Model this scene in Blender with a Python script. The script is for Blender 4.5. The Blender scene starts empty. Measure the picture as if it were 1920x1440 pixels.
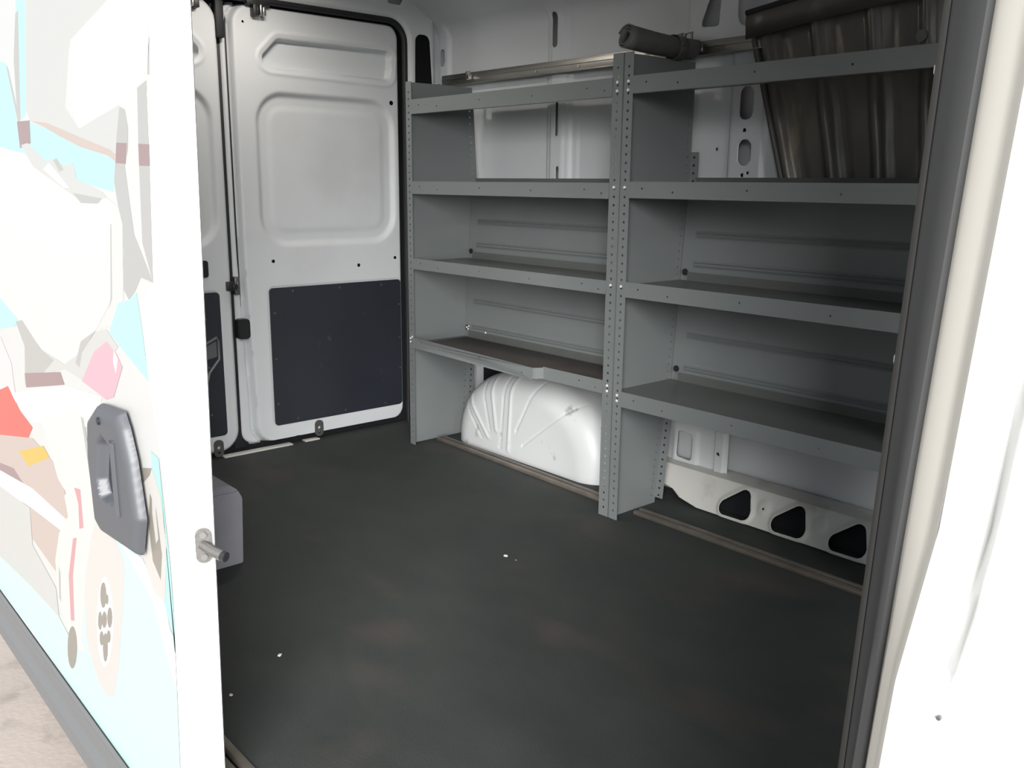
import bpy, bmesh, math, random
import numpy as np
from mathutils import Matrix, Vector

# ------------------------------------------------------------------ camera
scene = bpy.context.scene
COL = scene.collection
cam_d = bpy.data.cameras.new('camera')
cam = bpy.data.objects.new('camera', cam_d)
COL.objects.link(cam)
cam_d.sensor_width = 36.0
cam_d.lens = 1684.1 / 1920 * 36.0
cam_d.clip_start = 0.02
YAW, PITCH, ROLL = math.radians(48.497), math.radians(12.518), math.radians(0.616)
_f = Vector((-math.sin(YAW) * math.cos(PITCH), math.cos(YAW) * math.cos(PITCH), -math.sin(PITCH)))
_r0 = Vector((math.cos(YAW), math.sin(YAW), 0)); _u0 = _r0.cross(_f)
_r = _r0 * math.cos(ROLL) + _u0 * math.sin(ROLL)
_u = -_r0 * math.sin(ROLL) + _u0 * math.cos(ROLL)
cam.matrix_world = Matrix(((_r.x, _u.x, -_f.x, 1.9036), (_r.y, _u.y, -_f.y, -2.1204),
                           (_r.z, _u.z, -_f.z, 1.08), (0, 0, 0, 1)))
scene.camera = cam

# ------------------------------------------------------------------ sky, hazy sun, exposure
world = bpy.data.worlds.new('overcast_sky'); scene.world = world
world.use_nodes = True
bg = world.node_tree.nodes['Background']
bg.inputs[0].default_value = (0.90, 0.95, 1.0, 1)
bg.inputs[1].default_value = 0.42
sun_d = bpy.data.lights.new('hazy_sun', 'SUN')
sun_d.energy = 5.8
sun_d.angle = math.radians(42)
sun_d.color = (1.0, 0.98, 0.955)
sun = bpy.data.objects.new('hazy_sun', sun_d); COL.objects.link(sun)
SUN_AZ, SUN_EL = math.radians(52), math.radians(19)     # from the front passenger side, low
SUN_FROM = Vector((math.sin(SUN_AZ) * math.cos(SUN_EL), -math.cos(SUN_AZ) * math.cos(SUN_EL), math.sin(SUN_EL)))
sun.rotation_euler = SUN_FROM.to_track_quat('Z', 'Y').to_euler()
sun.location = (6, -8, 6)
vs = scene.view_settings
vs.view_transform = 'Standard'; vs.look = 'None'; vs.gamma = 1.0; vs.use_curve_mapping = False
vs.exposure = 1.05
CARGO_LAMP_W = 2.5       # small interior lamp over the rear doors

# ------------------------------------------------------------------ helpers
def lin(c):
    return tuple(((v / 255) / 12.92 if v / 255 <= 0.04045 else ((v / 255 + 0.055) / 1.055) ** 2.4) for v in c)

MATS = {}
def mat(name, rgb, rough=0.5, metal=0.0, var=None, vscale=6.0, vamt=0.5, bump=0.0, bscale=200.0, coat=0.0,
        spots=None, sscale=3.0, slo=0.6, shi=0.75, stretch=(1, 1, 1), spec=0.5):
    """Procedural paint / metal / rubber; rgb is an 8-bit sRGB albedo."""
    m = bpy.data.materials.new(name); m.use_nodes = True
    nt = m.node_tree; N = nt.nodes; L = nt.links
    b = N['Principled BSDF']
    b.inputs['Base Color'].default_value = lin(rgb) + (1,)
    b.inputs['Roughness'].default_value = rough
    b.inputs['Metallic'].default_value = metal
    b.inputs['Coat Weight'].default_value = coat
    b.inputs['Specular IOR Level'].default_value = spec
    if var or spots or bump:
        tc = N.new('ShaderNodeTexCoord'); mp = N.new('ShaderNodeMapping')
        mp.inputs['Scale'].default_value = stretch
        L.new(tc.outputs['Object'], mp.inputs['Vector'])
    col = None
    if var:
        nz = N.new('ShaderNodeTexNoise'); nz.inputs['Scale'].default_value = vscale
        nz.inputs['Detail'].default_value = 6; nz.inputs['Roughness'].default_value = 0.62
        L.new(mp.outputs[0], nz.inputs['Vector'])
        rp = N.new('ShaderNodeValToRGB')
        rp.color_ramp.elements[0].position = 0.5 - 0.5 * (1 - vamt) * 0.6 - 0.02
        rp.color_ramp.elements[1].position = 0.5 + 0.5 * (1 - vamt) * 0.6 + 0.02
        rp.color_ramp.elements[0].color = lin(rgb) + (1,); rp.color_ramp.elements[1].color = lin(var) + (1,)
        L.new(nz.outputs['Fac'], rp.inputs[0]); col = rp.outputs[0]
    if spots:
        nz = N.new('ShaderNodeTexNoise'); nz.inputs['Scale'].default_value = sscale
        nz.inputs['Detail'].default_value = 5
        L.new(mp.outputs[0], nz.inputs['Vector'])
        rp = N.new('ShaderNodeMapRange'); rp.inputs['From Min'].default_value = slo; rp.inputs['From Max'].default_value = shi
        L.new(nz.outputs['Fac'], rp.inputs[0])
        mx = N.new('ShaderNodeMix'); mx.data_type = 'RGBA'
        L.new(rp.outputs[0], mx.inputs['Factor'])
        if col: L.new(col, mx.inputs['A'])
        else: mx.inputs['A'].default_value = lin(rgb) + (1,)
        mx.inputs['B'].default_value = lin(spots) + (1,)
        col = mx.outputs['Result']
    if col: L.new(col, b.inputs['Base Color'])
    if bump:
        nz = N.new('ShaderNodeTexNoise'); nz.inputs['Scale'].default_value = bscale; nz.inputs['Detail'].default_value = 3
        L.new(mp.outputs[0], nz.inputs['Vector'])
        bp = N.new('ShaderNodeBump'); bp.inputs['Strength'].default_value = bump; bp.inputs['Distance'].default_value = 0.002
        L.new(nz.outputs['Fac'], bp.inputs['Height']); L.new(bp.outputs[0], b.inputs['Normal'])
    MATS[name] = m
    return m

mat('white_paint', (204, 208, 211), 0.5, spots=(188, 190, 190), sscale=2.2, slo=0.52, shi=0.85)
mat('white_scuffed', (194, 197, 198), 0.42, spots=(120, 116, 110), sscale=14, slo=0.66, shi=0.80)
mat('white_dusty', (196, 196, 191), 0.5, spots=(150, 143, 132), sscale=7, slo=0.55, shi=0.78)
mat('white_body', (214, 215, 214), 0.3, coat=0.3)
mat('jamb_white', (214, 211, 202), 0.4)
mat('skin_white', (198, 201, 203), 0.45)
mat('shelf_grey', (108, 113, 114), 0.34, var=(115, 120, 120), vscale=2.0, vamt=0.2, bump=0.05, bscale=350)
mat('shelf_grey_dark', (82, 86, 85), 0.30, var=(94, 96, 94), vscale=4.0, vamt=0.3, bump=0.05, bscale=300)  # darker grey for shelf tops and rear upstands
mat('liner_brown', (62, 57, 56), 0.75, var=(74, 68, 66), vscale=9, vamt=0.3, bump=0.3, bscale=400)
mat('floor_rubber', (38, 43, 42), 0.74, var=(51, 55, 53), vscale=3.0, vamt=0.35, spots=(68, 61, 58), sscale=2.4,
    slo=0.55, shi=0.80, bump=0.35, bscale=160, stretch=(1.0, 1.6, 1))
mat('black_rubber', (26, 28, 31), 0.6, bump=0.15, bscale=120)
mat('seal_rubber', (55, 56, 57), 0.62, bump=0.1, bscale=90)
mat('seal_edge', (60, 60, 58), 0.6)
mat('black_plastic', (30, 32, 34), 0.42, bump=0.1, bscale=500)
mat('void_shade', (13, 15, 20), 0.9)  # shade of unlit holes and gaps put into a near-black colour
mat('hardboard', (35, 39, 47), 0.48, var=(41, 45, 53), vscale=3, vamt=0.3, spots=(74, 76, 80), sscale=11, slo=0.66, shi=0.80)
mat('hardboard_trim', (96, 98, 100), 0.4)
mat('bolt_zinc', (236, 236, 234), 0.35, 0.25)
mat('lamp_lens', (240, 236, 226), 0.4)
mat('zinc', (205, 206, 204), 0.28, 1.0)
mat('galvanised', (150, 148, 143), 0.36, 1.0, var=(176, 173, 166), vscale=5, vamt=0.3, stretch=(1, 6, 6))
mat('dull_metal', (118, 118, 116), 0.45, 0.8)
mat('track_metal', (120, 114, 107), 0.5, 0.7, var=(146, 139, 131), vscale=12, vamt=0.3)
mat('dark_sheet', (92, 90, 86), 0.30, 0.25, var=(108, 105, 98), vscale=5, vamt=0.35, spots=(160, 147, 120), sscale=5, slo=0.62, shi=0.86,
    bump=0.15, bscale=30, stretch=(2.2, 1, 0.7))
mat('dark_sheet_cap', (92, 89, 85), 0.4, 0.3, spots=(128, 122, 110), sscale=8, slo=0.6, shi=0.85)
mat('mat_roll', (84, 86, 84), 0.62, spots=(110, 110, 106), sscale=12, slo=0.6, shi=0.85, bump=0.3, bscale=60)
mat('grey_wood', (116, 116, 124), 0.7, var=(128, 128, 135), vscale=8, vamt=0.3, spots=(80, 80, 86), sscale=10, slo=0.6, shi=0.8)
mat('underbody_shade', (44, 43, 41), 0.85)  # flat dark colour for the shadow under the van
mat('cladding', (92, 93, 94), 0.6, bump=0.2, bscale=300)
mat('handle_plastic', (68, 70, 75), 0.45)
mat('handle_dark', (32, 34, 42), 0.5)
mat('cast_metal', (104, 103, 101), 0.5, 0.6, bump=0.3, bscale=150)
mat('concrete', (158, 149, 143), 0.9, var=(172, 162, 155), vscale=2, vamt=0.3, spots=(140, 132, 124), sscale=9, slo=0.55, shi=0.8, bump=0.5, bscale=60)
mat('debris_pale', (196, 190, 180), 0.8)
mat('debris_dark', (34, 36, 50), 0.8)
for k, c in dict(pale=(166, 167, 166), teal=(140, 187, 183), teal2=(158, 185, 181), greyl=(157, 158, 156), cream=(174, 175, 169), white=(206, 206, 206),
                 brown=(154, 142, 136), grey=(141, 141, 139), mauve=(124, 106, 106), pink=(170, 136, 146), pink2=(181, 168, 169),
                 red=(176, 78, 70), yellow=(168, 142, 66), red2=(162, 120, 124), greyw=(166, 164, 161), dark=(118, 114, 107)).items():
    mat('print_' + k, tuple(v * 0.95 for v in c), 0.35)

def link(name, me, material=None, parent=None):
    o = bpy.data.objects.new(name, me); COL.objects.link(o)
    if material and me is not None and not me.materials: me.materials.append(MATS[material])
    if parent: o.parent = parent
    return o

def root(name, label, cat, loc=(0, 0, 0), group=None):
    o = bpy.data.objects.new(name, None); COL.objects.link(o); o.location = loc
    o.empty_display_size = 0.05
    tag(o, label, cat, group); ROOT_LOC[o.name] = Vector(loc)
    return o
ROOT_LOC = {}
def tag(o, label=None, cat=None, group=None, kind=None):
    if label: o['label'] = label
    if cat: o['category'] = cat
    if group: o['group'] = group
    if kind: o['kind'] = kind
    return o
def struct(o, label=None):
    o['kind'] = 'structure'
    if label: o['label'] = label
    return o
def settle(o):
    """parts are modelled in world coordinates: keep them there under their thing's base point"""
    r = o.parent
    off = Vector((0, 0, 0))
    while r is not None:
        off += r.location; r = r.parent
    if off.length: o.data.transform(Matrix.Translation(-off))
    return o
def part(name, me, material, parent):
    return settle(link(name, me, material, parent))

def smooth(me, ang=35):
    me.polygons.foreach_set('use_smooth', [True] * len(me.polygons))
    try: me.set_sharp_from_angle(angle=math.radians(ang))
    except Exception: pass
    return me
def from_bm(bm, name='m', sm=True):
    bmesh.ops.recalc_face_normals(bm, faces=bm.faces)
    me = bpy.data.meshes.new(name); bm.to_mesh(me); bm.free()
    return smooth(me) if sm else me
def pyd(v, f, sm=True, ang=35):
    me = bpy.data.meshes.new('m'); me.from_pydata([tuple(p) for p in v], [], f); me.update()
    return smooth(me, ang) if sm else me

def box_bm(bm, x0, x1, y0, y1, z0, z1, bev=0.0):
    g = bmesh.ops.create_cube(bm, size=1)['verts']
    for v in g:
        v.co = Vector(((x0 + x1) / 2 + v.co.x * (x1 - x0), (y0 + y1) / 2 + v.co.y * (y1 - y0), (z0 + z1) / 2 + v.co.z * (z1 - z0)))
    if bev:
        ed = list({e for v in g for e in v.link_edges})
        bmesh.ops.bevel(bm, geom=ed, offset=bev, segments=2, affect='EDGES', profile=0.5)
def box(x0, x1, y0, y1, z0, z1, bev=0.0):
    bm = bmesh.new(); box_bm(bm, x0, x1, y0, y1, z0, z1, bev); return from_bm(bm)
def boxes(lst, bev=0.0):
    bm = bmesh.new()
    for b in lst: box_bm(bm, *b, bev)
    return from_bm(bm)

def cyl(c, axis, r, length, n=16, r2=None, bev=0.0):
    """closed cylinder centred at c along axis"""
    bm = bmesh.new()
    bmesh.ops.create_cone(bm, cap_ends=True, segments=n, radius1=r, radius2=r if r2 is None else r2, depth=length)
    if bev:
        bmesh.ops.bevel(bm, geom=[e for e in bm.edges if len(e.link_faces) == 2 and any(len(f.verts) > 4 for f in e.link_faces)],
                        offset=bev, segments=2, affect='EDGES')
    q = Vector((0, 0, 1)).rotation_difference(Vector(axis).normalized())
    bm.transform(Matrix.Translation(Vector(c)) @ q.to_matrix().to_4x4())
    return from_bm(bm)

def tube(path, r, n=10, closed=False, sx=1.0):
    P = [Vector(p) for p in path]; V = []; F = []
    m = len(P)
    up = None
    for i, p in enumerate(P):
        a = P[(i - 1) % m] if (closed or i > 0) else p
        b = P[(i + 1) % m] if (closed or i < m - 1) else p
        t = (b - a).normalized()
        if up is None:
            up = Vector((1, 0, 0)) if abs(t.x) < 0.7 else Vector((0, 1, 0))
        s = t.cross(up).normalized(); w = s.cross(t).normalized()
        for k in range(n):
            an = 2 * math.pi * k / n
            V.append(p + s * math.cos(an) * r + w * math.sin(an) * r * sx)
    for i in range(m if closed else m - 1):
        j = (i + 1) % m
        for k in range(n):
            F.append((i * n + k, i * n + (k + 1) % n, j * n + (k + 1) % n, j * n + k))
    if not closed:
        F.append(tuple(range(n - 1, -1, -1))); F.append(tuple((m - 1) * n + k for k in range(n)))
    return pyd(V, F)

def prism(outline, axis, lo, hi, bev=0.0):
    """polygon outline (2D) extruded along 'x','y' or 'z'"""
    def w(p, t):
        return {'x': (t, p[0], p[1]), 'y': (p[0], t, p[1]), 'z': (p[0], p[1], t)}[axis]
    bm = bmesh.new()
    a = [bm.verts.new(w(p, lo)) for p in outline]; b = [bm.verts.new(w(p, hi)) for p in outline]
    n = len(a)
    bm.faces.new(a); bm.faces.new(b[::-1])
    for i in range(n): bm.faces.new((a[i], b[i], b[(i + 1) % n], a[(i + 1) % n]))
    if bev:
        bmesh.ops.recalc_face_normals(bm, faces=bm.faces)
        bmesh.ops.bevel(bm, geom=list(bm.edges), offset=bev, segments=2, affect='EDGES', clamp_overlap=True)
    return from_bm(bm)

def circ(cx, cy, r, n=8):
    return [(cx + r * math.cos(2 * math.pi * k / n), cy + r * math.sin(2 * math.pi * k / n)) for k in range(n)]
def rrect(x0, x1, y0, y1, r, n=5):
    out = []
    for cx, cy, a in ((x1 - r, y1 - r, 0), (x0 + r, y1 - r, 90), (x0 + r, y0 + r, 180), (x1 - r, y0 + r, 270)):
        for k in range(n + 1):
            t = math.radians(a + 90 * k / n); out.append((cx + r * math.cos(t), cy + r * math.sin(t)))
    return out

def plate(outline, holes, thick, origin, U, W):
    """flat sheet with real holes: outline in (u, w), laid at origin + u*U + w*W, centred on its thickness"""
    cu = bpy.data.curves.new('tmp', 'CURVE'); cu.dimensions = '2D'; cu.fill_mode = 'BOTH'; cu.extrude = thick / 2
    for pts in [outline] + list(holes):
        s = cu.splines.new('POLY'); s.points.add(len(pts) - 1); s.use_cyclic_u = True
        for p, q in zip(s.points, pts): p.co = (q[0], q[1], 0, 1)
    o = bpy.data.objects.new('tmp', cu)
    me = bpy.data.meshes.new_from_object(o)
    bpy.data.objects.remove(o); bpy.data.curves.remove(cu)
    U = Vector(U); W = Vector(W); Nn = U.cross(W)
    M = Matrix(((U.x, W.x, Nn.x, origin[0]), (U.y, W.y, Nn.y, origin[1]), (U.z, W.z, Nn.z, origin[2]), (0, 0, 0, 1)))
    me.transform(M); me.materials.clear()
    return me

# signed distance helpers on numpy grids (negative inside)
def sd_rr(U, V, x0, x1, y0, y1, r):
    qx = np.abs(U - (x0 + x1) / 2) - (x1 - x0) / 2 + r; qy = np.abs(V - (y0 + y1) / 2) - (y1 - y0) / 2 + r
    return np.hypot(np.maximum(qx, 0), np.maximum(qy, 0)) + np.minimum(np.maximum(qx, qy), 0) - r
def sd_poly(U, V, pts, r=0.0):
    pts = [np.array(p, float) for p in pts]; n = len(pts)
    d = np.full(U.shape, 1e9); s = np.ones(U.shape)
    for i in range(n):
        a = pts[i]; b = pts[i - 1]
        ex, ey = b - a; wx = U - a[0]; wy = V - a[1]
        t = np.clip((wx * ex + wy * ey) / (ex * ex + ey * ey), 0, 1)
        d = np.minimum(d, (wx - ex * t) ** 2 + (wy - ey * t) ** 2)
        c1 = V >= a[1]; c2 = V < b[1]; c3 = ex * wy > ey * wx
        flip = (c1 & c2 & c3) | (~c1 & ~c2 & ~c3)
        s = np.where(flip, -s, s)
    return s * np.sqrt(d) - r
def sstep(x, a, b):
    t = np.clip((x - a) / (b - a), 0, 1); return t * t * (3 - 2 * t)
def dip(sd, w):          # 1 inside, 0 outside, soft over width w
    return 1 - sstep(sd, -w, 0)

def sheet(u0, u1, v0, v1, res, tow, hfn=None, out=None, holes=(), ang=45):
    """pressed-steel sheet: grid with relief hfn(u,v), clean outline and cut-outs from signed distances"""
    nu = max(2, int((u1 - u0) / res)); nv = max(2, int((v1 - v0) / res))
    U, V = np.meshgrid(np.linspace(u0, u1, nu + 1), np.linspace(v0, v1, nv + 1))
    def Ff(U, V):
        F = np.full(U.shape, -1.0)
        if out is not None: F = out(U, V)
        for h in holes: F = np.maximum(F, -h(U, V))
        return F
    F0 = Ff(U, V); ins = F0 < 0
    U2, V2 = U.copy(), V.copy()
    for _ in range(4):
        F = Ff(U2, V2); e = 1e-5
        gx = (Ff(U2 + e, V2) - F) / e; gy = (Ff(U2, V2 + e) - F) / e
        g = np.maximum(np.hypot(gx, gy), 1e-6)
        mv = np.where(F0 > 0, np.clip(F, -res, res * 1.5), 0)
        U2 = U2 - mv * gx / g; V2 = V2 - mv * gy / g
    H = hfn(U2, V2) if hfn else np.zeros(U.shape)
    X, Y, Z = tow(U2, V2, H)
    idx = np.arange(U.size).reshape(U.shape)
    q = np.stack([idx[:-1, :-1], idx[:-1, 1:], idx[1:, 1:], idx[1:, :-1]], -1).reshape(-1, 4)
    keep = ins.ravel()[q].any(1); q = q[keep]
    used = np.unique(q); rm = np.full(U.size, -1); rm[used] = np.arange(len(used))
    P = np.stack([np.broadcast_to(a, U.shape).ravel() for a in (X, Y, Z)], -1)[used]
    me = bpy.data.meshes.new('m'); me.from_pydata(P.tolist(), [], rm[q].tolist()); me.update()
    return smooth(me, ang)

def solid(o, t, offset=-1):
    m = o.modifiers.new('thickness', 'SOLIDIFY'); m.thickness = t; m.offset = offset
    return o

# ------------------------------------------------------------------ the van body
def setting(o, label, cat): return tag(o, label, cat, kind='structure')

flo = link('floor', box(-1.47, 3.45, -1.495, 0.44, -0.03, 0.0), 'floor_rubber')
setting(flo, 'worn black rubber cargo floor of the van', 'floor')

# driver-side wall: pressed inner frame with cut-outs, outer skin behind it
def wall_y(U, V):
    y = np.full(U.shape, 0.40)
    y = y - np.where(V > 1.69, 0.30 * ((V - 1.69) / 0.17) ** 2, 0)
    r = -0.014 * dip(sd_rr(U, V, -1.395, -0.745, 1.0, 1.765, 0.03), 0.02)
    r = r - 0.014 * dip(sd_rr(U, V, -0.64, -0.075, 1.0, 1.9, 0.04), 0.02)
    r = r + 0.008 * dip(sd_rr(U, V, -0.735, -0.65, 0.45, 2.2, 0.01), 0.012)
    r = r + 0.014 * dip(sd_rr(U, V, 0.105, 0.245, 0.5, 1.54, 0.01), 0.014)
    r = r - 0.006 * dip(sd_rr(U, V, -0.60, -0.36, 1.0, 1.45, 0.02), 0.01)
    r = r + 0.010 * dip(sd_rr(U, V, 0.125, 0.172, -0.1, 0.95, 0.006), 0.01)
    r = r + 0.006 * dip(sd_rr(U, V, -0.06, 0.06, 0.10, 0.25, 0.02), 0.012)
    return y - r
R_ = lambda *a: (lambda U, V: sd_rr(U, V, *a))
def C_(x, z, r): return lambda U, V: np.hypot(U - x, V - z) - r
def P_(pts, r): return lambda U, V: sd_poly(U, V, pts, r)
wall_holes = [R_(0.18, 1.55, 0.106, 0.95, 0.012), P_([(-0.026, 0.138), (0.020, 0.134), (0.020, 0.212), (-0.022, 0.216)], 0.010),
              C_(0.146, 0.176, 0.009), C_(0.145, 0.140, 0.007), C_(0.145, 0.108, 0.0062), C_(-0.018, 0.245, 0.0062), C_(0.010, 0.243, 0.0062),
              C_(0.10, 0.092, 0.0062), R_(0.150, 0.198, 1.288, 1.390, 0.022), R_(0.154, 0.200, 1.146, 1.228, 0.022),
              C_(0.172, 1.255, 0.008), C_(0.192, 1.262, 0.0062), C_(0.150, 1.252, 0.0062),
              C_(0.174, 1.117, 0.008), C_(0.194, 1.124, 0.0062), C_(0.152, 1.112, 0.0062),
              P_([(-0.018, 1.597), (0.032, 1.594), (0.036, 1.74), (0.022, 1.70)], 0.010),
              R_(0.112, 0.62, 1.572, 1.80, 0.04), R_(-1.440, -1.413, 1.583, 1.655, 0.012),
              R_(-0.722, -0.694, 1.592, 1.720, 0.013), R_(-0.697, -0.684, 1.262, 1.42, 0.005), R_(-0.690, -0.676, 1.03, 1.152, 0.005),
              C_(-0.686, 1.226, 0.006), C_(-0.730, 1.75, 0.0062), C_(0.012, 1.155, 0.0062), C_(0.06, 1.20, 0.0062)]
wl = link('wall_left', sheet(-1.47, 1.99, 0.0, 1.862, 0.007, lambda U, V, H: (U, H, V), wall_y, holes=wall_holes), 'white_paint')
setting(wl, 'white painted driver side wall with pressed ribs and slots', 'wall')
solid(wl, 0.0025, 1)
link('outer_skin', sheet(-1.48, 1.99, -0.03, 1.875, 0.03, lambda U, V, H: (U, H, V),
                         lambda U, V: 0.452 - np.where(V > 1.69, 0.28 * ((V - 1.69) / 0.17) ** 2, 0) + 0.004 * np.sin(U * 9)), 'skin_white', wl)

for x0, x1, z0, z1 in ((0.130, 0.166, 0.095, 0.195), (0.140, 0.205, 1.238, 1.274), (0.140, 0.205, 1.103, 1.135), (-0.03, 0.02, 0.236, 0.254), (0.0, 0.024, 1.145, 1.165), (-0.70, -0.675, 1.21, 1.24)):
    link('hole_shade', box(x0, x1, 0.408, 0.414, z0, z1), 'void_shade', wl)  # dark boxes added so the small wall holes look unlit

# sloped sill pressing with the row of rounded triangular openings
def sill_map(U, V, H):
    a = np.clip(V / 0.11, 0, 1); b = np.clip(V - 0.11, 0, 1)
    return U, 0.288 + 0.062 * a + b - H, np.where(V > 0.11, 0.11 + (V - 0.11) * 0.06, V)
tri_cx = (0.0, 0.2, 0.4, 0.6, 0.8, 1.0, 1.2)
def tri_poly(dx): return [(0.250 + dx, 0.036), (0.304 + dx, 0.077), (0.321 + dx, 0.037)]
def sill_relief(U, V):
    h = np.zeros(U.shape)
    for dx in tri_cx:
        d = sd_poly(U, V, tri_poly(dx), 0.024)
        h = h + 0.007 * (1 - sstep(d, 0.0, 0.016))
        h = h + 0.006 * dip(np.hypot(U - 0.383 - dx, V - 0.066) - 0.030, 0.02)
    return h + 0.004 * dip(sd_rr(U, V, -1, 3, 0.112, 0.14, 0.005), 0.006)
sill_holes = [P_(tri_poly(dx), 0.024) for dx in tri_cx] + [C_(0.383 + dx, 0.062, 0.0045) for dx in tri_cx]
sm_ = link('sill_pressing', sheet(-0.08, 1.95, 0.0, 0.19, 0.005, sill_map, sill_relief, holes=sill_holes,
           out=lambda U, V: sd_poly(U, V, [(-0.08, 0.055), (0.02, 0.038), (0.06, 0.018), (0.14, 0.004), (1.95, 0.0), (1.95, 0.19), (-0.08, 0.19)], 0.0)), 'white_dusty', wl)
solid(sm_, 0.002, 1)
link('cavity_shade', sheet(0.10, 1.9, 0.0, 0.09, 0.03, lambda U, V, H: (U, 0.345 + 0.5 * V, V + 0.004)), 'void_shade', wl)  # dark sheet standing for the shade inside the sill cavity

# rear end frame round the two doors
def rear_out(U, V): return sd_rr(U, V, -1.56, 0.44, -0.3, 1.89, 0.02)
rw = link('wall_rear', sheet(-1.56, 0.44, -0.03, 1.86, 0.008, lambda U, V, H: (-1.415 + H, U, V),
          lambda U, V: 0.03 * sstep(V, 1.78, 1.86) + 0.034 * sstep(U, 0.335, 0.375) * -1 - 0.018 * (1 - sstep(sd_rr(U, V, -1.385, 0.207, -0.5, 1.748, 0.085), 0.0, 0.022)),
          holes=[R_(-1.385, 0.207, -0.5, 1.748, 0.085), P_([(0.268, 1.30), (0.315, 1.30), (0.292, 1.672), (0.275, 1.672)], 0.030),
                 R_(-0.24, -0.14, 1.795, 1.812, 0.008), R_(0.10, 0.17, 1.805, 1.84, 0.012), C_(0.26, 1.77, 0.004)]), 'white_paint')
setting(rw, 'white painted rear door frame of the van', 'wall')
solid(rw, 0.003, -1)
link('lamp_hole_shade', box(-1.485, -1.455, 0.22, 0.37, 1.2, 1.73), 'void_shade', rw)  # near-black box in place of the shade inside the tail-lamp hole
link('header_cavity', box(-1.47, -1.44, -1.4, 0.38, 1.775, 1.86), 'skin_white', rw)
op = [(-1.437, y, z) for y, z in rrect(-1.385, 0.205, -0.4, 1.746, 0.085, 8) if z > 0.5]
op = [(-1.437, -1.385, 0.0)] + op[::-1] + [(-1.437, 0.205, 0.0)]
op = [(-1.437, 0.197, 0.0), (-1.437, 0.200, 0.7)] + [(-1.437, y, z) for y, z in rrect(-1.385, 0.203, -0.4, 1.746, 0.085, 8) if z > 0.5] + [(-1.437, -1.385, 0.0)]
link('weatherstrip', tube(op, 0.013, 10), 'black_rubber', rw)

# ceiling
ce = link('ceiling', box(-1.50, 3.45, -1.545, 0.30, 1.86, 1.89), 'white_paint')
setting(ce, 'white painted van roof panel', 'ceiling')
for x in (-0.7, 0.15, 1.0):
    link('roof_bow', box(x - 0.04, x + 0.04, -1.50, 0.10, 1.835, 1.862, 0.008), 'white_paint', ce)

dl = link('trim_4', boxes([(-1.13, -1.00, -0.72, -0.44, 1.842, 1.8605)], 0.006), 'white_paint')
setting(dl, 'small cargo lamp housing on the roof just ahead of the rear doors', 'lamp housing')
link('lamp_lens', box(-1.12, -1.01, -0.70, -0.46, 1.836, 1.843, 0.003), 'lamp_lens', dl)
la = bpy.data.lights.new('cargo_lamp', 'AREA'); la.shape = 'RECTANGLE'; la.size = 0.10; la.size_y = 0.23
la.energy = CARGO_LAMP_W; la.color = (1.0, 0.92, 0.83)
lo = bpy.data.objects.new('cargo_lamp', la); COL.objects.link(lo); lo.location = (-1.065, -0.58, 1.834); lo.parent = dl

# passenger side: rear quarter, header over the opening, sill, pillar
rq = link('wall_right', boxes([(-1.47, 0.22, -1.545, -1.47, -0.03, 1.86), (0.22, 1.72, -1.545, -1.47, 1.74, 1.86),
                               (-1.47, 3.45, -1.535, -1.497, -0.20, -0.032)], 0.006), 'white_body')
setting(rq, 'white passenger side wall behind the sliding door', 'wall')
# pillar: vertical pressing at the front of the sliding-door opening, drawn as sections along its height
def lofted(section, zs):
    V = []; F = []
    n = None
    for z in zs:
        s = section(z); n = len(s)
        V += [(x, y, z) for x, y in s]
    for i in range(len(zs) - 1):
        for k in range(n - 1):
            F.append((i * n + k, i * n + k + 1, (i + 1) * n + k + 1, (i + 1) * n + k))
    return pyd(V, F, True, 50)
zz = [-0.20 + 0.05 * k for k in range(43)]
def xa(z): return 1.603 + 0.034 * (z - 0.9)      # inner lip of the rubber seal
def xb(z): return 1.638 + 0.054 * (z - 0.9)      # seal meets jamb
def xc(z): return 1.670 + 0.062 * (z - 0.9) - (0.010 * max(0, (0.86 - z) / 0.12) if z > 0.74 and z < 0.86 else (0.010 if z <= 0.74 else 0))  # jamb meets outer face
def pillar_section(z):
    b, c = xb(z), xc(z)
    return [(b - 0.020, -1.42), (b - 0.012, -1.492), (b - 0.004, -1.502), (b + 0.004, -1.507), (b + 0.35 * (c - b), -1.516),
            (b + 0.7 * (c - b), -1.521), (c - 0.003, -1.526), (c, -1.531), (c + 0.004, -1.535)]
pil = link('trim_1', lofted(pillar_section, zz), 'jamb_white')
setting(pil, 'cream white jamb pillar in front of the sliding door opening', 'pillar')
def face_relief(U, V):
    g = sd_poly(U, V, [(1.684, 0.758), (1.700, 0.90), (1.712, 1.05), (1.735, 1.60)], 0.0)
    line = np.full(U.shape, 1e9)
    P = [(1.682, 0.752), (1.690, 0.80), (1.698, 0.88), (1.705, 0.965), (1.724, 1.20), (1.75, 1.65)]
    for (ax, ay), (bx, by) in zip(P[:-1], P[1:]):
        ex, ey = bx - ax, by - ay
        t = np.clip(((U - ax) * ex + (V - ay) * ey) / (ex * ex + ey * ey), 0, 1)
        line = np.minimum(line, np.hypot(U - ax - t * ex, V - ay - t * ey))
    return -0.022 * (1 - sstep(line, 0.0, 0.014))
def face_map(U, V, H):
    X = np.vectorize(xc)(V) + 0.004 + U
    return X, -1.535 - face_relief(X, V), V
link('pillar_face', sheet(0.0, 0.75, -0.20, 1.90, 0.006, face_map), 'white_body', pil)
link('pillar_back', box(1.66, 2.4, -1.49, -1.40, -0.03, 1.86), 'white_paint', pil)
link('drain_plug', cyl((1.6868, -1.5365, 0.728), (0, 1, 0), 0.0016, 0.003, 10), 'dull_metal', pil)
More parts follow.
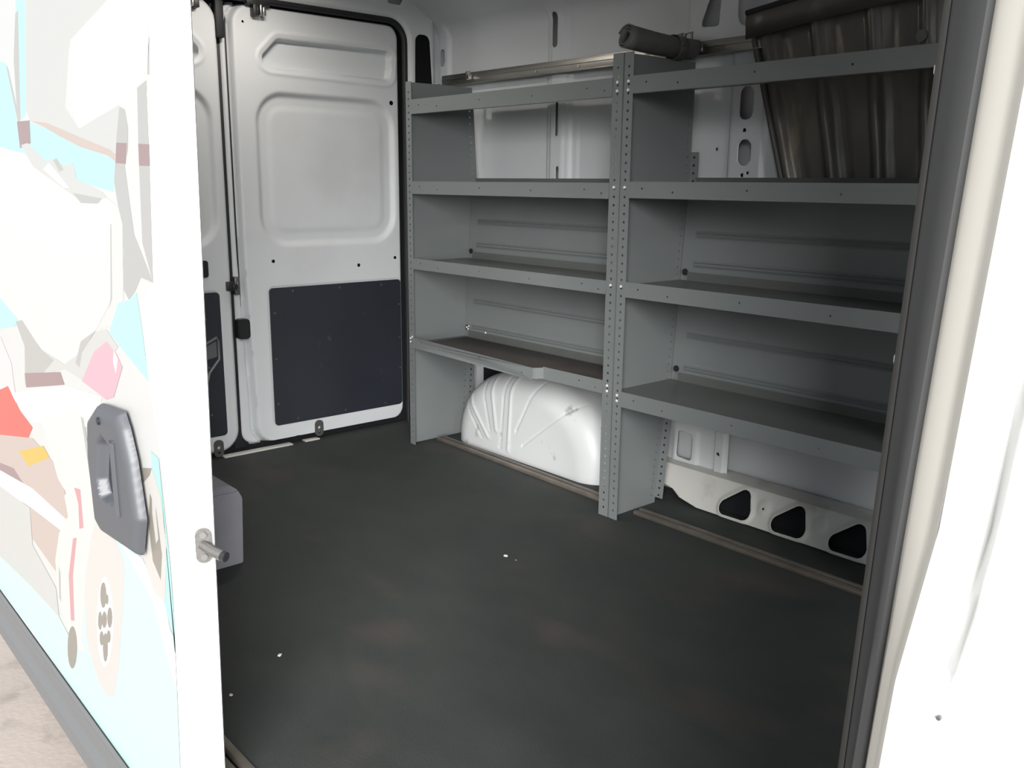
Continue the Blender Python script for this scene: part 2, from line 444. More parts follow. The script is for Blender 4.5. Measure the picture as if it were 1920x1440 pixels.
def seal_section(z):
    a, b = xa(z), xb(z)
    return [(a + 0.012, -1.455), (a + 0.002, -1.468), (a, -1.478), (a + 0.003, -1.486), (a + 0.009, -1.4905),
            (a + 0.014, -1.4945), (a + 0.022, -1.502), (b - 0.006, -1.510), (b - 0.001, -1.511), (b + 0.002, -1.507), (b, -1.495)]
sl = link('door_seal', lofted(seal_section, zz), 'seal_rubber', pil)
def lip_section(z):
    a = xa(z)
    return [(a - 0.0006, -1.474), (a - 0.001, -1.478), (a + 0.002, -1.4872), (a + 0.0085, -1.4912)]
link('seal_lip', lofted(lip_section, zz), 'seal_edge', sl)
for z in (1.160, 0.957):
    link('seal_clip', box(xa(z) - 0.0045, xa(z) + 0.004, -1.476, -1.468, z - 0.0035, z + 0.0035, 0.0015), 'debris_pale', sl)
# open cab ahead of the cargo space: unseen walls, side-window and windscreen openings added to light the interior
bk = link('wall_front', boxes([(3.42, 3.45, -1.54, 0.45, -0.03, 0.80), (3.42, 3.45, -1.54, 0.45, 1.62, 1.89), (3.42, 3.45, -1.54, -1.42, 0.80, 1.62), (3.42, 3.45, 0.32, 0.45, 0.80, 1.62),
                               (1.985, 3.45, 0.40, 0.455, -0.03, 0.85), (1.985, 3.45, 0.30, 0.455, 1.50, 1.89), (1.985, 2.35, 0.40, 0.455, 0.85, 1.50), (3.2, 3.45, 0.40, 0.455, 0.85, 1.50),
                               (2.30, 3.45, -1.545, -1.49, -0.03, 1.50), (1.72, 3.45, -1.545, -1.47, 1.50, 1.89)], 0.004), 'white_paint')
setting(bk, 'white unseen cab walls with window openings added for daylight ahead of the cargo space', 'wall')
st = link('trim_2', boxes([(0.22, 1.62, -1.503, -1.487, -0.012, 0.004), (0.22, 1.62, -1.523, -1.509, -0.03, -0.006)], 0.0015), 'track_metal')
setting(st, 'metal sill strip along the sliding door threshold', 'trim')

# wheel arch
RIBS = [((-0.975, 0.215), (-0.84, 0.06), 1), ((-0.83, 0.34), (-0.79, 0.10), 1), ((-0.735, 0.34), (-0.765, 0.03), -1), ((-0.695, 0.34), (-0.715, 0.03), 1),
        ((-0.545, 0.345), (-0.67, 0.12), -1), ((-0.27, 0.345), (-0.63, 0.07), -1), ((-0.885, 0.30), (-0.83, 0.09), -1), ((-1.0, 0.19), (-0.88, 0.05), -1)]
def arch_mesh():
    x0, x1, h, n = -1.092, -0.215, 0.348, 260
    O = []
    for k in range(n + 1):
        t = math.pi * k / n
        c, s = math.cos(t), math.sin(t); e = 2 / 2.3
        O.append(((x0 + x1) / 2 - (x1 - x0) / 2 * math.copysign(abs(c) ** e, c), h * abs(s) ** e))
    cx = (x0 + x1) / 2
    rings = [(1.0, 0.45)]
    for k in range(13):
        t = math.radians(90 * k / 12)
        rings.append((1 - 0.26 * (1 - math.cos(t)), 0.178 + 0.105 * (1 - math.sin(t))))
    rings += [(0.74 * (1 - k / 36), 0.178) for k in range(1, 36)]
    V = []; F = []; m = n + 1
    for sc, y in rings:
        for (x, z) in O:
            px, pz = cx + (x - cx) * sc, z * sc
            d = 0.0
            if y < 0.4:
                for (ax, az), (bx, bz), sg in RIBS:
                    ex, ez = bx - ax, bz - az
                    t = ((px - ax) * ex + (pz - az) * ez) / (ex * ex + ez * ez)
                    tc = min(1, max(0, t))
                    q = math.hypot(px - ax - tc * ex, pz - az - tc * ez)
                    d += sg * 0.0045 * math.exp(-(q / (0.007 if sg > 0 else 0.0036)) ** 2)
            V.append((px, y - d, pz))
    V.append((cx, 0.178, 0.0))
    for r in range(len(rings) - 1):
        for i in range(n): F.append((r * m + i, r * m + i + 1, (r + 1) * m + i + 1, (r + 1) * m + i))
    for i in range(n): F.append(((len(rings) - 1) * m + i, (len(rings) - 1) * m + i + 1, len(V) - 1))
    return pyd(V, F, True, 60)
wa = link('wheel_arch', arch_mesh(), 'white_scuffed', wl)
wa['label'] = 'scuffed white wheel arch housing with radiating ribs'
# dark box painting the shaded gap behind the arch beside the shelf panel
link('arch_shadow_gap', box(-1.12, -0.98, 0.385, 0.40, 0.12, 0.44), 'void_shade', wl)

# floor tracks
for x0, x1, k, lab in ((-1.105, -0.05, 0.028, 'grey aluminium floor track in front of the wheel arch'), (0.035, 1.6, 0.0, 'grey aluminium floor track under the shelving beside the pillar')):
    me = boxes([(x0, x1, 0.084, 0.103, 0.0, 0.012), (x0, x1, 0.113, 0.126, 0.0, 0.014), (x0, x1, 0.103, 0.113, 0.0, 0.003)], 0.0015)
    for v in me.vertices: v.co.y += k * (x1 - v.co.x) / (x1 - x0)
    t = link('floor_track', me, 'track_metal')
    tag(t, lab, 'rail', 'floor tracks')

# ------------------------------------------------------------------ rear doors
SEAM = -0.590
def door_relief(U, V, sh=0.0, step=True):
    U = U + sh
    slot = sd_poly(U, V, [(-0.418, 1.543), (-0.368, 1.594), (0.121, 1.596), (0.115, 1.530), (-0.408, 1.538)], 0.028)
    pan = sd_rr(U, V, -0.490, 0.160, 0.822, 1.428, 0.125)
    h = -0.030 * dip(slot, 0.010) + 0.004 * np.exp(-((slot - 0.018) / 0.007) ** 2)
    h = h - 0.016 * dip(pan, 0.028) + 0.004 * dip(pan + 0.050, 0.03)
    low = sd_rr(U, V, -0.470, 0.184, 0.082, 0.668, 0.03)
    h = h - 0.004 * dip(low, 0.006)
    U = U - sh
    if step:        # overlapping flange along the meeting edge, set back from the door face
        face = sd_rr(U, V, -0.566 + 0.02 * sstep(V, 0.9, 0.1), 0.6, 0.018, 1.735, 0.085)
        h = h - 0.026 * sstep(face, -0.010, 0.004) - 0.012 * np.exp(-((face - 0.008) / 0.006) ** 2)
        edge = sd_rr(U, V, -0.604, 0.186, 0.018, 1.735, 0.06)
    else:
        edge = sd_rr(U, V, -0.562, 0.186, 0.018, 1.735, 0.085)
    return h - 0.016 * sstep(edge, -0.012, 0.0)
def door_out(U, V, left=-0.604, rad=0.06):
    d = sd_rr(U, V, left, 0.186, 0.018, 1.735, rad)
    n1 = sd_rr(U, V, -0.375, -0.345, -0.02, 0.030, 0.008)
    return np.maximum(d, -n1)
door_holes = [C_(0.141, 1.415, 0.010), C_(-0.439, 0.769, 0.008), C_(-0.041, 0.734, 0.008), C_(0.146, 0.758, 0.008), C_(-0.517, 1.665, 0.006), C_(-0.545, 0.64, 0.006)]
d_me = sheet(-0.604, 0.186, 0.018, 1.735, 0.0055, lambda U, V, H: (-1.452 + H, U, V), door_relief, out=door_out, holes=door_holes, ang=60)
d_me2 = sheet(-0.562, 0.186, 0.018, 1.735, 0.0055, lambda U, V, H: (-1.452 + H, U, V), lambda U, V: door_relief(U, V, 0.040, False),
              out=lambda U, V: door_out(U, V, -0.562, 0.085), holes=[C_(-0.462, 0.775, 0.008), C_(-0.545, 1.68, 0.006)], ang=60)
def mirror_y(me):
    m = me.copy(); m.transform(Matrix.Translation((0, 2 * SEAM, 0)) @ Matrix.Scale(-1, 4, (0, 1, 0))); m.flip_normals(); return m
door_label = {1: 'white rear door beside the shelving with a square black lower panel', 2: 'white rear door mostly hidden behind the open sliding door'}
for n in (1, 2):
    D = link('door_%d' % n, d_me if n == 1 else mirror_y(d_me2), 'white_paint')
    setting(D, door_label[n], 'door')
    def dp(name, me, material, lab=None, par=None, D=D, n=n):
        if n == 2: me = mirror_y(me)
        o = link(name, me, material, par or D)
        if lab: o['label'] = lab
        return o
    dp('door_gap_shade', box(-1.520, -1.497, -0.589, 0.30, -0.06, 1.83), 'void_shade')  # added near-black backing: blocks light leaks, darkens door gaps and holes
    lp = dp('lower_panel', plate(rrect(-0.463 if n == 1 else -0.508, 0.172, 0.088, 0.661, 0.016), [], 0.005, (-1.4525, 0, 0), (0, 1, 0), (0, 0, 1)), 'hardboard', 'black hardboard lower panel')
    for (y, z) in ((-0.36, 0.645), (-0.14, 0.644), (0.07, 0.643), (-0.445, 0.56), (0.162, 0.55), (-0.447, 0.37), (-0.447, 0.18), (0.163, 0.26), (-0.36, 0.105), (-0.13, 0.105), (0.08, 0.105), (0.163, 0.40)):
        dp('screw', cyl((-1.449, y, z), (1, 0, 0), 0.0045, 0.003, 8), 'dull_metal', None, lp)
    if n == 1:
        dp('clip_plate', plate(rrect(-0.285, -0.245, 0.012, 0.082, 0.018), [circ(-0.265, 0.05, 0.007, 8), circ(-0.265, 0.03, 0.005, 8)], 0.004, (-1.444, 0, 0), (0, 1, 0), (0, 0, 1)), 'dull_metal')
        dp('latch_cover', prism(rrect(-0.606, -0.556, 0.468, 0.548, 0.012, 3), 'x', -1.480, -1.440, 0.004), 'black_plastic')
        dp('striker', boxes([(-1.482, -1.450, -0.606, -0.585, 0.645, 0.715), (-1.47, -1.440, -0.603, -0.593, 0.66, 0.70)], 0.003), 'dull_metal')
    else:
        dp('clip_plate', plate(rrect(-0.485, -0.445, 0.005, 0.075, 0.018), [circ(-0.465, 0.043, 0.007, 8), circ(-0.465, 0.023, 0.005, 8)], 0.004, (-1.444, 0, 0), (0, 1, 0), (0, 0, 1)), 'dull_metal')
        dp('release_recess', prism(rrect(-0.47, -0.435, 0.72, 0.785, 0.010, 3), 'x', -1.452, -1.449, 0.0), 'black_plastic')
        dp('catch', boxes([(-1.452, -1.430, -0.565, -0.535, 0.665, 0.70), (-1.445, -1.425, -0.575, -0.555, 0.672, 0.69)], 0.003), 'black_plastic')
        dp('pull_pocket', tube([(-1.447, -0.43, 0.29), (-1.447, -0.448, 0.35), (-1.447, -0.49, 0.40), (-1.447, -0.49, 0.47), (-1.447, -0.485, 0.485), (-1.447, -0.42, 0.455), (-1.447, -0.36, 0.43)], 0.006, 8), 'hardboard_trim', None, lp)
        dp('pocket_plate', prism([(-0.43, 0.40), (-0.482, 0.41), (-0.482, 0.472), (-0.42, 0.445), (-0.36, 0.42), (-0.37, 0.36)], 'x', -1.450, -1.447), 'hardboard_trim', None, lp)
    lt = dp('top_latch', boxes([(-1.455, -1.425, -0.54 + 0.03, -0.415, 1.725, 1.765), (-1.452, -1.420, -0.487, -0.465, 1.688, 1.730)], 0.004), 'black_plastic')
    dp('latch_tongue', boxes([(-1.440, -1.412, -0.463, -0.455, 1.69, 1.728), (-1.445, -1.420, -0.448, -0.436, 1.69, 1.722)], 0.002), 'zinc', None, lt)
gap = link('centre_seal', boxes([(-1.496, -1.486, -0.630, -0.568, 0.01, 1.745), (-1.486, -1.452, -0.622, -0.590, 1.60, 1.75)], 0.004), 'black_rubber', rw)
link('threshold_strip', boxes([(-1.462, -1.425, -0.70, -0.40, 0.0, 0.006), (-1.462, -1.430, -0.34, -0.27, 0.0, 0.006)], 0.002), 'white_dusty', rw)

# ------------------------------------------------------------------ ground outside
gm = link('ground', box(-14, 16, -16, 12, -0.56, -0.53), 'concrete')
setting(gm, 'pale sunlit concrete yard beside the van', 'ground')
DECAL = [
 ('teal', [(-1.045, -0.098), (-1.045, 1.69), (-0.15, 1.69), (-0.15, -0.098)]),
 ('pale', [(-0.459, 1.527), (0.622, 1.357), (0.582, 1.302), (0.544, 1.221), (0.492, 1.11), (0.504, 0.927), (0.444, 0.897), (0.447, 0.765), (0.479, 0.639), (0.503, 0.461), (0.525, 0.336), (0.482, 0.072), (0.464, -0.113), (0.462, -0.115), (0.154, -0.107), (-1.352, -0.085)]),
 ('teal', [(-0.552, 1.36), (-0.23, 1.311), (-0.197, 1.208), (-0.2, 1.182), (-0.106, 1.191), (0.027, 1.171), (0.21, 1.137), (0.376, 1.113), (0.358, 1.061), (0.191, 1.076), (-0.031, 1.11), (-0.179, 1.132), (-0.655, 1.175)]),
 ('teal', [(-0.094, 1.47), (-0.025, 1.459), (-0.121, 1.205), (-0.161, 1.196), (-0.149, 1.272), (-0.121, 1.388)]),
 ('greyl', [(-0.022, 1.459), (0.461, 1.383), (0.404, 1.347), (0.204, 1.31), (0.139, 1.206), (0.204, 1.167), (0.419, 1.197), (0.385, 1.118), (0.213, 1.147), (-0.095, 1.191), (-0.117, 1.215)]),
 ('cream', [(0.404, 1.347), (0.45, 1.384), (0.603, 1.36), (0.578, 1.303), (0.539, 1.228), (0.462, 1.2), (0.213, 1.167), (0.163, 1.231), (0.204, 1.31)]),
 ('white', [(0.194, 1.298), (0.304, 1.312), (0.239, 1.235), (0.208, 1.171), (0.194, 1.203), (0.163, 1.24)]),
 ('brown', [(-0.094, 1.192), (0.014, 1.184), (0.214, 1.151), (0.359, 1.128), (0.38, 1.12), (0.375, 1.11), (0.344, 1.119), (0.209, 1.135), (0.09, 1.157), (-0.006, 1.177)]),
 ('grey', [(-0.123, 1.393), (-0.101, 1.397), (-0.165, 1.197), (-0.189, 1.198), (-0.169, 1.314)]),
 ('grey', [(-0.235, 1.31), (-0.218, 1.298), (-0.171, 1.192), (-0.187, 1.192)]),
 ('mauve', [(-0.195, 1.195), (-0.098, 1.193), (-0.107, 1.15), (-0.192, 1.142)]),
 ('grey', [(0.499, 1.213), (0.538, 1.221), (0.527, 1.11), (0.504, 0.927), (0.471, 0.986), (0.483, 1.11)]),
 ('mauve', [(0.486, 1.134), (0.531, 1.132), (0.527, 1.101), (0.483, 1.102)]),
 ('grey', [(0.578, 1.305), (0.575, 1.282), (0.552, 1.227), (0.544, 1.229), (0.564, 1.276)]),
 ('grey', [(0.418, 1.191), (0.44, 1.186), (0.448, 1.158), (0.44, 1.127), (0.42, 1.103), (0.428, 1.054), (0.438, 0.997), (0.461, 0.973), (0.504, 0.927), (0.452, 0.931), (0.423, 0.907), (0.389, 0.889), (0.363, 0.906), (0.383, 0.969), (0.377, 1.028), (0.364, 1.078), (0.396, 1.152)]),
 ('mauve', [(0.39, 1.138), (0.438, 1.136), (0.425, 1.105), (0.379, 1.107)]),
 ('cream', [(-0.665, 1.156), (-0.358, 1.13), (-0.178, 1.134), (-0.104, 1.118), (0.127, 1.07), (0.326, 1.051), (0.331, 1.009), (0.304, 0.882), (0.214, 0.823), (0.095, 0.759), (-0.021, 0.718), (-0.193, 0.727), (-0.377, 0.765), (-0.866, 0.794)]),
 ('pale', [(0.326, 1.051), (0.375, 1.038), (0.388, 1.011), (0.363, 0.888), (0.288, 0.833), (0.215, 0.818), (0.304, 0.882), (0.331, 1.009)]),
 ('grey', [(0.328, 1.009), (0.334, 1.009), (0.306, 0.883), (0.285, 0.862), (0.299, 0.887)]),
 ('greyl', [(-0.181, 1.148), (-0.13, 1.151), (-0.011, 1.114), (0.026, 1.119), (0.1, 1.106), (0.156, 1.11), (0.169, 1.082), (0.302, 1.061), (0.326, 1.051), (0.181, 1.043), (0.061, 1.069), (-0.109, 1.105)]),
 ('grey', [(0.036, 1.116), (0.058, 1.119), (0.097, 1.098), (0.069, 1.094)]),
 ('grey', [(0.139, 1.057), (0.299, 1.05), (0.274, 1.041), (0.18, 1.04)]),
 ('white', [(-0.035, 1.099), (0.006, 1.111), (0.049, 1.094), (0.119, 1.066), (0.087, 1.066)]),
 ('teal', [(0.335, 0.878), (0.389, 0.889), (0.427, 0.905), (0.437, 0.861), (0.451, 0.762), (0.329, 0.801), (0.274, 0.821)]),
 ('teal', [(-0.866, 0.794), (-0.511, 0.801), (-0.357, 0.767), (-0.404, 0.747), (-0.939, 0.661)]),
 ('greyl', [(-0.389, 0.76), (-0.328, 0.771), (-0.194, 0.723), (-0.022, 0.716), (0.094, 0.756), (0.199, 0.812), (0.26, 0.824), (0.315, 0.801), (0.214, 0.737), (0.111, 0.702), (-0.025, 0.707), (-0.194, 0.668), (-0.369, 0.614), (-0.33, 0.71)]),
 ('grey', [(-0.389, 0.76), (-0.328, 0.771), (-0.194, 0.723), (-0.097, 0.714), (-0.193, 0.671), (-0.352, 0.644), (-0.33, 0.71)]),
 ('grey', [(0.102, 0.781), (0.199, 0.814), (0.102, 0.758), (0.078, 0.726), (0.054, 0.732)]),
 ('mauve', [(-0.357, 0.644), (-0.059, 0.695), (-0.037, 0.672), (-0.357, 0.61)]),
 ('pink', [(0.084, 0.701), (0.178, 0.772), (0.255, 0.802), (0.306, 0.785), (0.329, 0.767), (0.269, 0.703), (0.225, 0.69)]),
 ('white', [(0.291, 0.79), (0.307, 0.779), (0.292, 0.75), (0.282, 0.768)]),
 ('pink2', [(-0.935, 0.669), (-0.557, 0.702), (-0.476, 0.65), (-0.466, 0.533), (-1.047, 0.467)]),
 ('white', [(-0.523, 0.565), (-0.037, 0.672), (0.201, 0.69), (0.152, 0.622), (-0.332, 0.532)]),
 ('red', [(-1.008, 0.537), (-0.623, 0.558), (-0.537, 0.582), (-0.444, 0.538), (-0.338, 0.518), (-0.403, 0.472), (-0.685, 0.425), (-1.097, 0.376)]),
 ('brown', [(-1.097, 0.376), (-0.685, 0.425), (-0.349, 0.49), (-0.144, 0.465), (-0.089, 0.371), (-0.265, 0.184), (-0.46, 0.205), (-0.45, 0.292), (-1.16, 0.262)]),
 ('yellow', [(-0.502, 0.423), (-0.259, 0.492), (-0.214, 0.475), (-0.42, 0.404)]),
 ('cream', [(-0.254, 0.563), (0.058, 0.637), (0.093, 0.436), (0.049, 0.375), (-0.161, 0.439)]),
 ('mauve', [(-1.149, 0.282), (-0.725, 0.338), (-0.576, 0.36), (-0.485, 0.341), (-0.75, 0.283)]),
 ('white', [(-1.149, 0.282), (-0.736, 0.314), (-0.402, 0.352), (-0.114, 0.354), (-0.175, 0.313), (-0.475, 0.291), (-1.204, 0.183)]),
 ('greyl', [(-1.193, 0.203), (-0.76, 0.263), (-0.451, 0.289), (-0.467, 0.186), (-0.281, 0.138), (-0.28, 0.063), (-0.52, 0.052), (-1.315, -0.018)]),
 ('grey', [(0.055, 0.625), (0.074, 0.624), (0.105, 0.478), (0.084, 0.472)]),
 ('teal2', [(-1.315, -0.018), (-0.52, 0.052), (-0.28, 0.063), (-0.165, 0.031), (0.012, 0.365), (0.26, 0.437), (0.334, 0.422), (0.393, 0.359), (0.488, 0.321), (0.514, 0.273), (0.482, 0.072), (0.464, -0.113), (0.462, -0.115), (0.154, -0.107), (-1.352, -0.085)]),
 ('teal', [(0.435, 0.642), (0.47, 0.637), (0.485, 0.455), (0.529, 0.371), (0.512, 0.271), (0.488, 0.321), (0.427, 0.376)]),
 ('white', [(0.194, 0.433), (0.29, 0.41), (0.347, 0.423), (0.445, 0.368), (0.506, 0.289), (0.489, 0.219), (0.428, 0.28), (0.387, 0.353), (0.253, 0.408)]),
 ('cream', [(-0.123, 0.41), (-0.038, 0.463), (0.044, 0.476), (0.125, 0.469), (0.099, 0.409), (0.039, 0.362), (0.008, 0.293), (-0.113, 0.072), (-0.07, 0.062), (-0.165, 0.031), (-0.266, 0.106), (-0.258, 0.216), (-0.2, 0.3), (-0.11, 0.367)]),
 ('red2', [(-0.09, 0.322), (-0.059, 0.334), (-0.12, 0.224), (-0.146, 0.105), (-0.177, 0.095), (-0.156, 0.212)]),
 ('red2', [(-0.041, 0.451), (0.004, 0.459), (-0.0, 0.374), (-0.033, 0.361), (-0.022, 0.42)]),
 ('grey', [(-0.234, 0.211), (-0.223, 0.195), (-0.246, 0.113), (-0.26, 0.121)]),
 ('greyw', [(0.088, 0.417), (0.13, 0.426), (0.179, 0.433), (0.236, 0.387), (0.243, 0.357), (0.218, 0.287), (0.153, 0.123), (0.096, 0.028), (0.051, 0.01), (0.001, 0.019), (-0.046, 0.068), (-0.065, 0.105), (-0.048, 0.2), (-0.016, 0.273), (0.046, 0.365)]),
 ('white', [(0.142, 0.217), (0.13, 0.182), (0.115, 0.148), (0.096, 0.118), (0.076, 0.095), (0.057, 0.081), (0.04, 0.079), (0.028, 0.089), (0.022, 0.109), (0.023, 0.138), (0.03, 0.173), (0.043, 0.21), (0.059, 0.244), (0.079, 0.273), (0.098, 0.294), (0.116, 0.305), (0.131, 0.305), (0.142, 0.296), (0.148, 0.276), (0.148, 0.25)]),
 ('dark', [(0.116, 0.265), (0.108, 0.248), (0.097, 0.233), (0.085, 0.225), (0.075, 0.225), (0.07, 0.234), (0.072, 0.249), (0.079, 0.267), (0.09, 0.281), (0.102, 0.289), (0.112, 0.289), (0.117, 0.28)]),
 ('dark', [(0.092, 0.14), (0.085, 0.12), (0.074, 0.103), (0.063, 0.094), (0.055, 0.095), (0.052, 0.106), (0.055, 0.124), (0.062, 0.145), (0.073, 0.162), (0.084, 0.17), (0.092, 0.169), (0.095, 0.158)]),
 ('dark', [(0.069, 0.191), (0.064, 0.178), (0.056, 0.167), (0.047, 0.161), (0.04, 0.161), (0.037, 0.167), (0.039, 0.179), (0.044, 0.192), (0.052, 0.203), (0.061, 0.209), (0.067, 0.209), (0.07, 0.202)]),
 ('dark', [(0.141, 0.226), (0.135, 0.212), (0.126, 0.2), (0.116, 0.193), (0.108, 0.193), (0.104, 0.2), (0.105, 0.212), (0.111, 0.226), (0.12, 0.238), (0.13, 0.245), (0.138, 0.245), (0.142, 0.238)]),
 ('dark', [(0.118, 0.175), (0.114, 0.166), (0.107, 0.158), (0.099, 0.153), (0.092, 0.152), (0.088, 0.155), (0.088, 0.163), (0.093, 0.172), (0.099, 0.18), (0.107, 0.185), (0.114, 0.186), (0.118, 0.182)]),
 ('dark', [(0.069, 0.151), (0.064, 0.141), (0.056, 0.131), (0.048, 0.125), (0.041, 0.125), (0.037, 0.129), (0.038, 0.138), (0.042, 0.149), (0.05, 0.158), (0.058, 0.164), (0.065, 0.164), (0.069, 0.16)]),
 ('dark', [(0.127, 0.26), (0.124, 0.253), (0.119, 0.247), (0.113, 0.243), (0.108, 0.243), (0.105, 0.246), (0.106, 0.252), (0.109, 0.259), (0.114, 0.265), (0.12, 0.269), (0.125, 0.269), (0.127, 0.266)]),
 ('dark', [(0.103, 0.207), (0.098, 0.195), (0.089, 0.185), (0.079, 0.178), (0.071, 0.177), (0.066, 0.182), (0.066, 0.192), (0.072, 0.204), (0.081, 0.214), (0.091, 0.221), (0.099, 0.221), (0.104, 0.216)]),
 ('dark', [(-0.146, 0.04), (-0.157, 0.015), (-0.172, -0.009), (-0.19, -0.029), (-0.208, -0.041), (-0.223, -0.043), (-0.233, -0.036), (-0.236, -0.019), (-0.231, 0.004), (-0.22, 0.03), (-0.204, 0.054), (-0.186, 0.073), (-0.169, 0.084), (-0.154, 0.086), (-0.145, 0.078), (-0.142, 0.062)]),
 ('greyw', [(0.388, 0.598), (0.436, 0.614), (0.466, 0.572), (0.476, 0.49), (0.449, 0.376), (0.401, 0.372), (0.365, 0.41), (0.37, 0.516)]),
 ('dark', [(0.416, 0.563), (0.441, 0.541), (0.452, 0.463), (0.436, 0.411), (0.404, 0.436), (0.397, 0.5)]),
 ('greyw', [(0.426, 0.566), (0.438, 0.55), (0.44, 0.488), (0.427, 0.475), (0.42, 0.526)]),
 ('dark', [(0.386, 0.6), (0.436, 0.612), (0.423, 0.596), (0.388, 0.574)]),
]

# ------------------------------------------------------------------ shelving
BACK = [(0.0, 0.232), (0.30, 0.262), (0.44, 0.293), (0.78, 0.315), (1.09, 0.335), (1.37, 0.338), (1.47, 0.335)]
BACK_ARCH = [(0.0, 0.30), (0.30, 0.318), (0.44, 0.325), (0.78, 0.342), (1.09, 0.358), (1.37, 0.340), (1.47, 0.330)]
def yb(z, B=None):
    B = B or BACK
    for (a, ya), (b, y2) in zip(B[:-1], B[1:]):
        if z <= b: return ya + (y2 - ya) * (z - a) / (b - a)
    return B[-1][1]
PITCH_H = 0.0254
yb_ = yb
def shelving(name, label, x0, x1, fl, fr, lips, group, bent=False):
    """x0..x1 outer faces; fl, fr front flange widths; lips: (top, bottom, surface drop)"""
    S = root(name, label, 'shelving', ((x0 + x1) / 2, 0.15, 0.0), group)
    cx = (x0 + x1) / 2
    zs = [0.03 + PITCH_H * k for k in range(56)]
    for side, x, w in ((-1, x0, fl), (1, x1, fr)):
        BK = BACK_ARCH if (bent and side < 0) else BACK
        yb = lambda z, BK=BK: yb_(z, BK)
        hol = [circ(0.022, z, 0.0036, 6) for z in zs] + [circ(yb(z) - 0.022, z, 0.0032, 6) for z in zs if z < 1.42]
        ol = [(0.0, 0.0)] + [(y, z) for z, y in BK] + [(0.0, 1.468)]
        P = part('end_panel', plate(ol, hol, 0.0016, (x - side * 0.0008, 0, 0), (0, 1, 0), (0, 0, 1)), 'shelf_grey', S)
        xi = x - side * w
        lo, hi = min(x, xi), max(x, xi)
        part('front_flange', plate([(lo, 0), (hi, 0), (hi, 1.468), (lo, 1.468)], [circ((lo + hi) / 2, z, 0.0042, 8) for z in zs], 0.0018,
                                   (0, -0.001, 0), (1, 0, 0), (0, 0, 1)), 'shelf_grey', P)
        xi = x - side * 0.034
        lo, hi = min(x, xi), max(x, xi)
        V = []; F = []
        zb = [0.02, 0.30, 0.44, 0.78, 1.02] if BK is BACK_ARCH else [0.02, 0.30, 0.44, 0.78, 1.09, 1.19]
        for z in zb: V += [(lo, yb(z) - 0.001, z), (hi, yb(z) - 0.001, z)]
        for k in range(len(zb) - 1): F.append((2 * k, 2 * k + 1, 2 * k + 3, 2 * k + 2))
        bf = part('back_flange', pyd(V, F, False), 'shelf_grey', P); solid(bf, 0.0016)
        bm = bmesh.new()
        for z in zs:
            if z < zb[-1] - 0.01:
                g = bmesh.ops.create_cone(bm, cap_ends=True, segments=6, radius1=0.0038, radius2=0.0038, depth=0.0012)['verts']
                for v in g: v.co = Vector(((lo + hi) / 2 + v.co.x, yb(z) - 0.0022 + v.co.z, z + v.co.y))
        hh = part('flange_holes', from_bm(bm, sm=False), 'void_shade', P); hh['kind'] = 'stuff'
    yb = lambda z: yb_(z, BACK)
    for i, (zt, zb_, drop) in enumerate(lips):
        zs_ = zt - drop
        yk = yb(zs_) - 0.004
        sh = part('shelf', box(x0 + 0.003, x1 - 0.003, 0.002, yk, zs_ - 0.0016, zs_), 'shelf_grey_dark', S)
        a, b = x0 + (0.004 if i else 0.004), x1 - 0.004
        a2, b2 = x0 + fl * 0.98, x1 - fr * 0.98
        zm = (zt + zb_) / 2
        holes = [circ(a2 + (b2 - a2) * t, zm + dz, 0.0032, 6) for t, dz in ((0.05, 0.004), (0.16, -0.006), (0.40, 0.002), (0.66, -0.003), (0.90, 0.003), (0.97, -0.008))]
        if bent and i == 3:
            lp = part('shelf_lip', plate([(a2, zb_), (-0.345, zb_), (-0.345, zt), (a2, zt)], [h for h in holes if h[0][0] < -0.4], 0.0018,
                                         (0, -0.0035, 0), (1, 0, 0), (0, 0, 1)), 'shelf_grey', sh)
            # the left stretch of the lip is bowed outwards and ends in a torn fold
            M = lp.data; off = S.location
            for v in M.vertices:
                if v.co.x + off.x > -0.5: v.co.y -= 0.030; v.co.z -= 0.004
            part('torn_fold', prism([(-0.345, -0.034), (-0.336, -0.030), (-0.322, -0.005), (-0.326, -0.002)], 'z', zb_ + 0.002, zt - 0.003), 'shelf_grey', sh)
            part('shelf_lip', plate([(-0.326, zb_), (b2, zb_), (b2, zt), (-0.326, zt)], [h for h in holes if h[0][0] > -0.3], 0.0018,
                                    (0, -0.0035, 0), (1, 0, 0), (0, 0, 1)), 'shelf_grey', sh)
        else:
            part('shelf_lip', plate([(a2, zb_), (b2, zb_), (b2, zt), (a2, zt)], holes, 0.0018, (0, -0.0035, 0), (1, 0, 0), (0, 0, 1)), 'shelf_grey', sh)
        part('lip_hem', box(a2, b2, -0.003, 0.012, zb_ - 0.0008, zb_ + 0.0008), 'shelf_grey', sh)
        part('rear_upstand', box(x0 + 0.036, x1 - 0.036, yk - 0.006, yk - 0.0045, zs_, zs_ + 0.028), 'shelf_grey_dark', sh)
    # ribbed back panels in the two middle bays
    for zt, zb_, ribs, hz in ((lips[1][1] + 0.03, lips[2][0] - 0.02, (0.925, 0.830), 0.801), (lips[2][1] + 0.03, lips[3][0] - lips[3][2] - 0.02, (0.592, 0.482), 0.474)):
        def rel(U, V, ribs=ribs):
            h = np.zeros(U.shape)
            for r in ribs:
                e = np.clip((U - (x0 + 0.05)) / 0.01, 0, 1)
                h = h + 0.0045 * e * (sstep(np.abs(V - r), 0.001, 0.004) - sstep(np.abs(V - r), 0.006, 0.011))
            return h
        def tw(U, V, H):
            Y = 0.293 + (V - 0.44) * 0.0645
            return U, Y - 0.0035 - H, V
        bp_ = part('back_panel', sheet(x0 + 0.004, x1 - 0.004, zb_, zt, 0.0035, tw, rel), 'shelf_grey', S)
